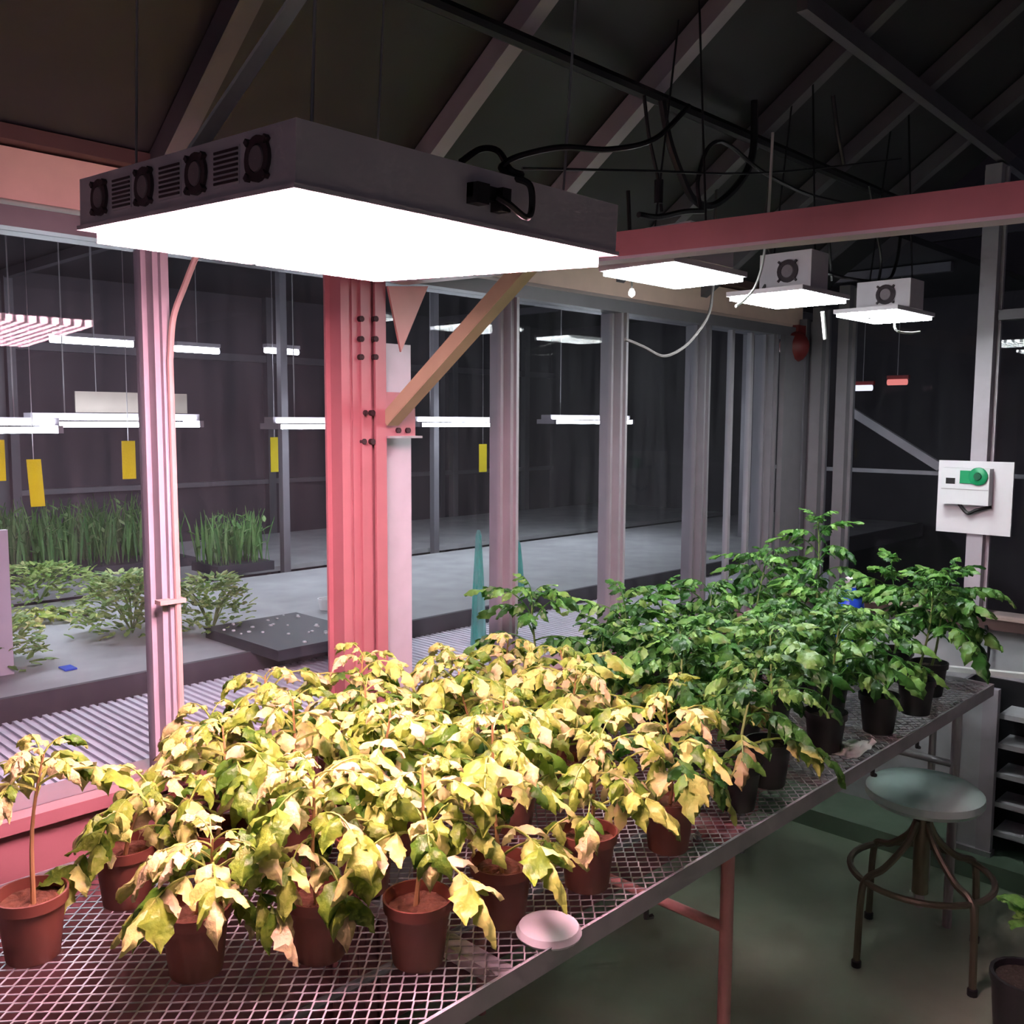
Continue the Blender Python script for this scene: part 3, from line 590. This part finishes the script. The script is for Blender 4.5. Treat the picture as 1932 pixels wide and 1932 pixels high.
# ------------------------------------------------------------------ end wall fittings
bc = [at(1772, 868, 0, XE-.062), at(1906, 1013, 0, XE-.062)]
bd = thing('timer_panel', (XE-.06, (bc[0].y+bc[1].y)/2, bc[1].z), 'white square mounting board carrying a white timer with green dial', 'timer')
obj('mounting_board', MB().box(XE-.062, XE-.052, bc[1].y, bc[0].y, bc[1].z, bc[0].z), 'board', bd)
e0 = at(1777, 882, 0, XE-.11); e1 = at(1864, 955, 0, XE-.11)
tb = obj('timer_box', MB().box(XE-.11, XE-.062, e1.y, e0.y, e1.z, e0.z), 'box_white', bd)
d0 = at(1846, 899, 0, XE-.112)
obj('dial', MB().lathe([(.0005, -.012), (.030, -.012), (.036, -.008), (.036, .002)], 24, (XE-.11, d0.y, d0.z), 'x'), 'green_dial', tb)
obj('dial_knob', MB().lathe([(.0005, -.018), (.014, -.018), (.016, -.012)], 16, (XE-.11, d0.y, d0.z), 'x'), 'green_dark', tb)
d1 = at(1822, 900, 0, XE-.112); obj('green_tab', MB().box(XE-.114, XE-.11, d0.y+.02, d1.y+.022, d1.z-.026, d1.z+.026), 'green_dial', tb)
d2 = at(1793, 907, 0, XE-.112); obj('display', MB().box(XE-.112, XE-.11, d2.y-.018, d2.y+.018, d2.z-.012, d2.z+.012), 'black', tb)
obj('lid_seam', MB().box(XE-.1115, XE-.11, e1.y+.002, e0.y-.002, (e0.z*.42+e1.z*.58)-.0015, (e0.z*.42+e1.z*.58)+.0015), 'galv_dull', tb)
cq = [(XE-.085, e1.y+.12, e1.z), (XE-.085, e1.y+.085, e1.z-.035), (XE-.085, e1.y+.05, e1.z-.02), (XE-.07, e1.y+.0, e1.z-.005)]
obj('cable', MB().tube(bez(cq), .007, 6), 'black', bd)
rb = at(1500, 655, 0, XE-.12)
rf = thing('red_fitting', (XE-.1, rb.y, rb.z), 'dark red rounded fitting high in the corner of the windows', 'fitting')
obj('bell', MB().lathe([(.0005, -.06), (.03, -.055), (.06, -.03), (.07, 0), (.07, .01), (.0005, .01)], 20, (XE-.13, rb.y, rb.z), 'x'), 'red', rf)
obj('bracket', MB().box(XE-.12, XE-.05, rb.y-.015, rb.y+.015, rb.z-.02, rb.z+.10), 'red', rf)
cable('wall_cable', [Vector((XE-.06, at(1860, 1180, 0, XE-.06).y, at(1860, 1180, 0, XE-.06).z)), at(1866, 1215, 0, XE-.05), at(1863, 1245, 0, XE-.04), at(1855, 1268, 0, XE-.03)], .006, 'black', 'thin black cable hanging below the brown wall rail', 'cable', 'cables on the end wall')
# white rack at the end of the aisle
XR = 3.94
f0 = at(1806, 1300, 0, XR); f1 = at(1886, 1300, 0, XR)
rk = thing('storage_rack', (XR+.08, .9, .08), 'white rack with open shelves standing against the end wall', 'rack')
obj('post', MB().box(XR, XR+.02, f1.y+.055, f0.y, .08, .76), 'low_wall', rk); obj('post', MB().box(XR-.012, XR+.02, f1.y, f1.y+.055, .08, .76), 'white_paint', rk)
obj('base_shoe', MB().box(XR-.02, XR+.03, f1.y-.005, f0.y-.02, .08, .10), 'galv', rk)
obj('back_panel', MB().box(XR+.17, XR+.18, .3, f0.y, .09, .76), 'black', rk); obj('side_panel', MB().box(XR+.02, XR+.17, f0.y-.012, f0.y, .09, .76), 'dark_alu', rk)
obj('post', MB().box(XR, XR+.02, .3, .34, .08, .76), 'white_paint', rk)
for z in (.16, .28, .40, .52, .64): obj('shelf', MB().box(XR+.02, XR+.17, .34, f1.y, z, z+.02), 'low_wall', rk)
w0 = at(1760, 1258, 0, 3.72); w1 = at(1932, 1275, 0, 3.72)
dw = w1-w0; wp = obj('white_bar', MB().bar(w0, w0+dw*2.2, .03, .018), 'foam', origin=tuple(w0), label='long white bar level with the bench beyond its far end', cat='bar')
obj('support', MB().tube([(3.72, (w0+dw*1.9).y, 0), (3.72, (w0+dw*1.9).y, (w0+dw*1.9).z-.01)], .014, 8), 'galv_dull', wp)
obj('support', MB().tube([(3.72, (w0+dw*.04).y, 0), (3.72, (w0+dw*.04).y, (w0+dw*.04).z-.01)], .014, 8), 'galv_dull', wp)
# leaf of a plant at the right border
def bush(name, c, rx_, ry_, rz_, n, L, m_, label, cat, seed, group=None, up=0.):
    rr = random.Random(seed); t = thing(name, c, label, cat, group); mb = MB(); st_ = MB()
    for i in range(n):
        a = rr.uniform(0, 6.28); r_ = rr.random()**.5; z = rr.random()**.7; k = math.sqrt(max(0, 1-(z*.9)**2))
        p = Vector((c[0]+rx_*r_*k*math.cos(a), c[1]+ry_*r_*k*math.sin(a), c[2]+rz_*z))
        leaflet(mb, p, a+rr.uniform(-.8, .8), rr.uniform(-.2, .9)+up, L*rr.uniform(.7, 1.3), L*.3, rr.uniform(.4, 1.3), .3, rr.random(), 0, i, 3, .1)
    for i in range(9):
        a = rr.uniform(0, 6.28); st_.tube([(c[0], c[1], c[2]), (c[0]+rx_*.3*math.cos(a), c[1]+ry_*.3*math.sin(a), c[2]+rz_*.5), (c[0]+rx_*.7*math.cos(a), c[1]+ry_*.7*math.sin(a), c[2]+rz_*.8)], .003, 4)
    obj('foliage', mb, m_, t); obj('stems', st_, 'stem_g', t); return t
q = at(1945, 1718, 2, .45)
fp = thing('floor_plant', (q.x, q.y, 0), 'bright green leafy plant in tall pot at the right border', 'plant')
obj('pot', MB().lathe([(.0005, 0), (.07, 0), (.09, .24), (.095, .24), (.095, .26), (.085, .26), (.08, .24)], 20, (q.x, q.y, 0)), 'black_pot', fp)
obj('soil', MB().lathe([(.0005, .245), (.082, .243)], 16, (q.x, q.y, 0)), 'dark_soil', fp)
obj('stem', MB().tube([(q.x, q.y, .24), (q.x, q.y, .46)], .005, 6), 'stem_g', fp)
for i in range(7):
    b = MB(); leaflet(b, (q.x, q.y, .40+.012*i), i*2.4+.4, .5, .10, .035, 1.0, .3, .8, 0, i); obj('leaf', b, 'leaf_g', fp)

# ------------------------------------------------------------------ the neighbouring house behind the glass
nb = thing('slatted_bench', (1.6, 2.6, 0), 'pale ribbed bench right behind the window glass', 'bench')
obj('deck', MB().box(-.6, 5.4, 2.28, 2.98, .885, .892), 'slat', nb)
x = -.6
while x < 5.4:
    obj('slat', MB().box(x, x+.014, 2.28, 2.98, .892, .900), 'slat', nb); x += .0285
for x in (0, 1.6, 3.6): obj('leg', MB().box(x, x+.04, 2.5, 2.54, 0, .885), 'galv_dull', nb)
tb2 = thing('plant_bench', (1.6, 3.7, 0), 'grey bench with raised front edge in the neighbouring house', 'bench')
obj('top', MB().box(-1., 8.2, 3.06, 4.55, .93, .95), 'tray_grey', tb2); obj('front_board', MB().box(-1., 8.2, 3.04, 3.06, .84, .955), 'far_wall', tb2)
for x in (0, 2, 4): obj('leg', MB().box(x, x+.05, 3.6, 3.65, 0, .93), 'galv_dull', tb2)
tb3 = thing('plant_bench', (2.4, 5.6, 0), 'far bench carrying the tall seedlings in the neighbouring house', 'bench')
obj('top', MB().box(-.5, 8.2, 5.0, 6.5, .88, .91), 'tray_grey', tb3)
for x in (.5, 2.5, 4.5): obj('leg', MB().box(x, x+.05, 5.6, 5.65, 0, .88), 'galv_dull', tb3)
q = at(250, 1195, 2, .95); bush('bushy_plant', (q.x, q.y, .952), .22, .20, .24, 620, .042, 'far_leaf', 'yellow green bushy plant behind the left window post', 'plant', 1)
q = at(75, 1135, 2, .95); bush('bushy_plant', (q.x, q.y, .952), .30, .22, .17, 460, .042, 'far_leaf', 'low green plant beside the pile of dry leaves', 'plant', 2)
q = at(-20, 1260, 2, .95); bush('bushy_plant', (q.x, q.y, .952), .18, .16, .18, 300, .042, 'far_leaf', 'yellow green plant cut by the left border behind the glass', 'plant', 3)
q = at(400, 1190, 2, .95); bush('bushy_plant', (q.x, q.y, .952), .17, .17, .22, 360, .04, 'far_leaf', 'pale green plant right of the left window post behind the glass', 'plant', 4)
def seedlings(name, px, z, w_, d_, h, n, label, seed, m_='far_leaf_dark'):
    q = at(*px, 2, z); rr = random.Random(seed); t = thing(name, (q.x, q.y, z), label, 'seedlings'); b = MB()
    tr = MB().box(q.x-w_/2, q.x+w_/2, q.y-d_/2, q.y+d_/2, z, z+.05); obj('tray', tr, 'tray_black', t)
    for i in range(n):
        x, y = q.x+rr.uniform(-.5, .5)*w_*.95, q.y+rr.uniform(-.5, .5)*d_*.9; hh_ = h*rr.uniform(.6, 1.05); a = rr.uniform(0, 6.28)
        leaflet(b, (x, y, z+.05), a, 1.45, hh_, .009, rr.uniform(.1, .5), .2, rr.uniform(0, .8), 0, i, 3, 0)
        if rr.random() < .5: leaflet(b, (x, y, z+.05+hh_*rr.uniform(.3, .9)), a+2, .7, .07, .013, .7, .2, rr.uniform(.2, 1), 0, i, 3, 0)
    obj('shoots', b, m_, t, kind='stuff')
    return t
seedlings('seedling_tray', (150, 1068), .91, 1.05, .9, .36, 420, 'dense tray of tall green seedlings under the tube lights', 7)
seedlings('seedling_tray', (440, 1075), .95, .35, .3, .30, 130, 'smaller tray of tall green seedlings right of the left window post', 8)
q = at(535, 1215, 2, .95)
tr = thing('seed_tray', (q.x, q.y, .951), 'black seed tray speckled with white on the neighbouring bench', 'tray')
obj('tray', MB().box(q.x-.16, q.x+.25, q.y-.22, q.y+.30, .951, .985).box(q.x-.165, q.x+.255, q.y-.225, q.y+.305, .985, .992), 'tray_black', tr)
sp_ = MB(); rr = random.Random(3)
for i in range(26):
    x, y = q.x+rr.uniform(-.14, .23), q.y+rr.uniform(-.2, .28); s_ = rr.uniform(.003, .006); sp_.box(x-s_, x+s_, y-s_, y+s_, .992, .997)
obj('grit', sp_, 'foam', tr, kind='stuff')
q = at(60, 1175, 2, .95); bush('dry_leaf_pile', (q.x, q.y, .952), .26, .12, .05, 90, .06, 'leaf_y', 'pile of dry brown leaves on the neighbouring bench', 'leaves', 12, None, -.5)
q = at(618, 1142, 2, .97); obj('white_cup', MB().lathe([(.0005, .95), (.035, .95), (.045, 1.0), (.04, 1.0), (.03, .96)], 14, (q.x, q.y, .002)), 'foam', origin=(q.x, q.y, .95), label='small white bowl beside the black seed tray', cat='bowl')
q = at(-2, 1060, 1, 3.35); obj('upright_sheet', MB().box(q.x-.12, q.x+.028, 3.34, 3.36, .951, at(0, 1000, 1, 3.35).z), 'slat', origin=(q.x, 3.35, .951), label='white upright panel at the left border behind the glass', cat='panel')
q = at(128, 1262, 2, .95); obj('blue_tag', MB().box(q.x-.02, q.x+.02, q.y-.03, q.y+.03, .9505, .956), 'blue', origin=(q.x, q.y, .951), label='small blue tag lying on the neighbouring bench', cat='tag')
# yellow sticky cards
def card(x0, y0, x1, y1, Y, label, tilt=0):
    a, b_ = at(x0, y0, 1, Y), at(x1, y1, 1, Y); cx = (a.x+b_.x)/2; w_ = abs(b_.x-a.x)*.8
    t = thing('sticky_card', (cx, Y, b_.z), label, 'sticky card', 'yellow sticky cards behind the glass')
    obj('card', MB().prism([(cx-w_/2, a.z), (cx+w_/2, a.z), (cx+w_/2+tilt, b_.z), (cx-w_/2+tilt, b_.z)], 'y', Y-.001, Y+.001), 'yellow', t)
    obj('string', MB().tube([(cx, Y, a.z), (cx, Y, 2.75)], .0015, 4), 'galv', t)
card(46, 867, 84, 955, 3.2, 'yellow sticky card hanging lowest, left of the window post', .008)
card(226, 832, 260, 903, 3.2, 'yellow sticky card hanging beside the left window post')
card(-14, 830, 14, 907, 3.2, 'orange yellow sticky card cut by the left border')
card(508, 825, 528, 890, 5.2, 'dim distant yellow card left of the salmon column')
card(902, 838, 920, 890, 5.2, 'dim distant yellow card between column and next post')
# tube light fixtures
def shop_light(x0, x1, Y, z, label):
    t = thing('tube_light', ((x0+x1)/2, Y, z), label, 'tube light', 'tube lights in the neighbouring house')
    obj('housing', MB().box(x0, x1, Y-.04, Y+.04, z+.03, z+.06).box(x0, x0+.02, Y-.08, Y+.08, z, z+.03).box(x1-.02, x1, Y-.08, Y+.08, z, z+.03), 'white_paint', t)
    for s in (-.055, .055): obj('tube', MB().tube([(x0+.02, Y+s, z+.012), (x1-.02, Y+s, z+.012)], .011, 8), 'tube', t)
    for q_ in (x0+.15, x1-.15): obj('chain', MB().tube([(q_, Y, z+.06), (q_, Y, 2.74)], .003, 4), 'galv_dull', t)
shop_light(1.42, 2.16, 4.15, 1.765, 'bright tube light straight behind the left window post')
shop_light(.72, 1.42, 3.85, 1.745, 'tube light at the left border behind the yellow cards')
shop_light(2.55, 3.30, 4.15, 1.755, 'tube light seen left of the salmon column through the glass')
shop_light(3.55, 4.35, 4.25, 1.765, 'tube light between the salmon column and the next post')
shop_light(4.72, 5.60, 4.25, 1.785, 'tube light farthest right behind the window wall')
for (xa, xb, py, Y, lab) in ((95, 250, 640, 5.7, 'small high tube light left of the left window post'), (330, 412, 658, 5.7, 'small high tube light just right of the left window post'), (500, 562, 661, 5.9, 'small high tube light left of the salmon column')):
    a, b_ = at(xa, py, 1, Y), at(xb, py, 1, Y)
    t = thing('tube_light', ((a.x+b_.x)/2, Y, a.z), lab, 'tube light', 'high tube lights in the neighbouring house')
    obj('housing', MB().box(a.x, b_.x, Y-.03, Y+.03, a.z+.02, a.z+.045), 'white_paint', t); obj('tube', MB().tube([(a.x, Y, a.z), (b_.x, Y, a.z)], .018, 8), 'tube_high', t)
    obj('chain', MB().tube([((a.x+b_.x)/2, Y, a.z+.045), ((a.x+b_.x)/2, Y, 2.87)], .003, 4), 'galv_dull', t)
# cardboard sign
q = [at(140, 738, 1, 4.6), at(352, 780, 1, 4.6)]
cs = thing('cardboard_sheet', (q[0].x, 4.6, q[1].z), 'tan cardboard sheet hanging above the bright tube light', 'sheet')
obj('sheet', MB().box(q[0].x, q[1].x, 4.592, 4.6, q[1].z, q[0].z), 'card_tan', cs)
for x in (q[0].x+.1, q[1].x-.1): obj('string', MB().tube([(x, 4.596, q[0].z), (x, 4.6, 2.74)], .002, 4), 'galv_dull', cs)
# green sleeves
def sleeve(px, top, bot, Y, label):
    a = at(*top, 1, Y); b_ = at(*bot, 1, Y); b_.z = .951 if Y > 3 else .901; b = MB()
    b.lathe([(.006, 0), (.012, -.02), (.024, (b_.z-a.z)*.5), (.034, b_.z-a.z), (.032, b_.z-a.z), (.022, (b_.z-a.z)*.5), (.010, -.02)], 12, (a.x, Y, a.z))
    obj('plant_sleeve', b, 'teal', origin=(a.x, Y, b_.z), label=label, cat='sleeve')
sleeve(0, (903, 1000), (893, 1158), 2.7, 'teal green net sleeve hanging behind the glass right of the column')
sleeve(0, (978, 1020), (992, 1110), 3.3, 'shorter teal green net sleeve behind the next window post')
# far wall of the neighbouring house
wb = obj('wall_back', MB().box(-3, 11, 7.4, 7.5, 0, 3.2), 'far_wall', kind='structure')
for x in (1.2, 2.3, 3.4, 4.5, 5.6, 6.7, 7.8): obj('mullion', MB().box(x, x+.07, 7.33, 7.4, .3, 3.2), 'grey_alu', wb)
obj('transom', MB().box(-3, 11, 7.34, 7.4, 1.24, 1.28), 'grey_alu', wb); obj('transom', MB().box(-3, 11, 7.34, 7.4, 2.3, 2.36), 'dark_alu', wb)
for i, (x, y) in enumerate(((3.1, 4.9), (4.3, 4.9), (5.3, 3.4), (6.2, 3.6))):
    obj('support_post', MB().box(x, x+.045, y, y+.045, 0, 2.9), 'grey_alu', origin=(x, y, 0), label=['slim grey post behind the tube lights left of the column', 'slim grey post behind the tube lights right of the column', 'grey post in the neighbouring house behind the second mullion', 'grey post in the neighbouring house near the corner'][i], cat='post')
trs = thing('roof_truss', (0, 4.2, 2.75), 'dark roof bars of the neighbouring house carrying lights and cards', 'truss')
for y in (3.2, 3.85, 4.15, 4.25, 4.6, 5.2): obj('bar', MB().bar((-2, y, 2.76), (8, y, 2.76), .04, .06), 'dark_alu', trs)
for x in (-1.5, 2.4, 6.5): obj('bar', MB().bar((x, 2.3, 2.82), (x, 7.4, 2.82), .05, .06), 'dark_alu', trs)
for x in (-1.5, 2.4, 6.5): obj('bar', MB().box(x-.03, x+.03, 7.27, 7.33, 0, 2.8), 'dark_alu', trs)
obj('roof_panel', MB().box(-3, 11, 2.25, 7.5, 2.86, 2.9), 'roof', trs)
# beyond the end wall
obj('wall_far', MB().box(8.3, 8.4, -4, 8.2, 0, 6), 'far_wall', kind='structure')  # added dark wall, blocks the ambient sky behind the end window
obj('outer_brace', MB().bar(at(1605, 775, 0, 4.7), at(1775, 882, 0, 4.7), .03, .04), 'galv_dull', origin=tuple(at(1605, 775, 0, 4.7)), label='grey diagonal brace outside the end window', cat='brace')
obj('outer_rail', MB().bar((4.75, 2.6, at(1700, 890, 0, 4.75).z), (4.75, .2, at(1700, 890, 0, 4.75).z), .02, .02), 'galv_dull', origin=(4.75, 1.4, 1.5), label='thin level rail outside the end window', cat='rail')
for i, (x, y) in enumerate(((1628, 732), (1693, 721))):  # reflections in the end glass, built as small glowing tubes outside
    q = at(x, y, 0, 7.); t = thing('heat_lamp', q, ['dim white and red lamp far outside, left of the pair', 'dim red lamp far outside, right of the pair'][i], 'lamp')
    obj('tube', MB().tube([q+Vector((0, .07, 0)), q-Vector((0, .07, 0))], .022, 8), 'tube_dim' if i == 0 else 'tube_red', t); obj('shade', MB().box(q.x, q.x+.03, q.y-.08, q.y+.08, q.z+.022, q.z+.05), 'red_cap', t)
    obj('wire', MB().tube([q+Vector((0, 0, .05)), q+Vector((0, 0, 1.0))], .003, 4), 'galv_dull', t)
obj('outer_beam', MB().bar((7., -2, q.z+1.02), (7., 6.8, q.z+1.02), .05, .08).box(6.97, 7.03, 6.7, 6.76, 0, q.z+1.0).box(6.97, 7.03, -1.9, -1.84, 0, q.z+1.0), 'dark_alu', origin=(7, 2, 0), label='dark portal frame outside carrying the dim red lamps', cat='frame')
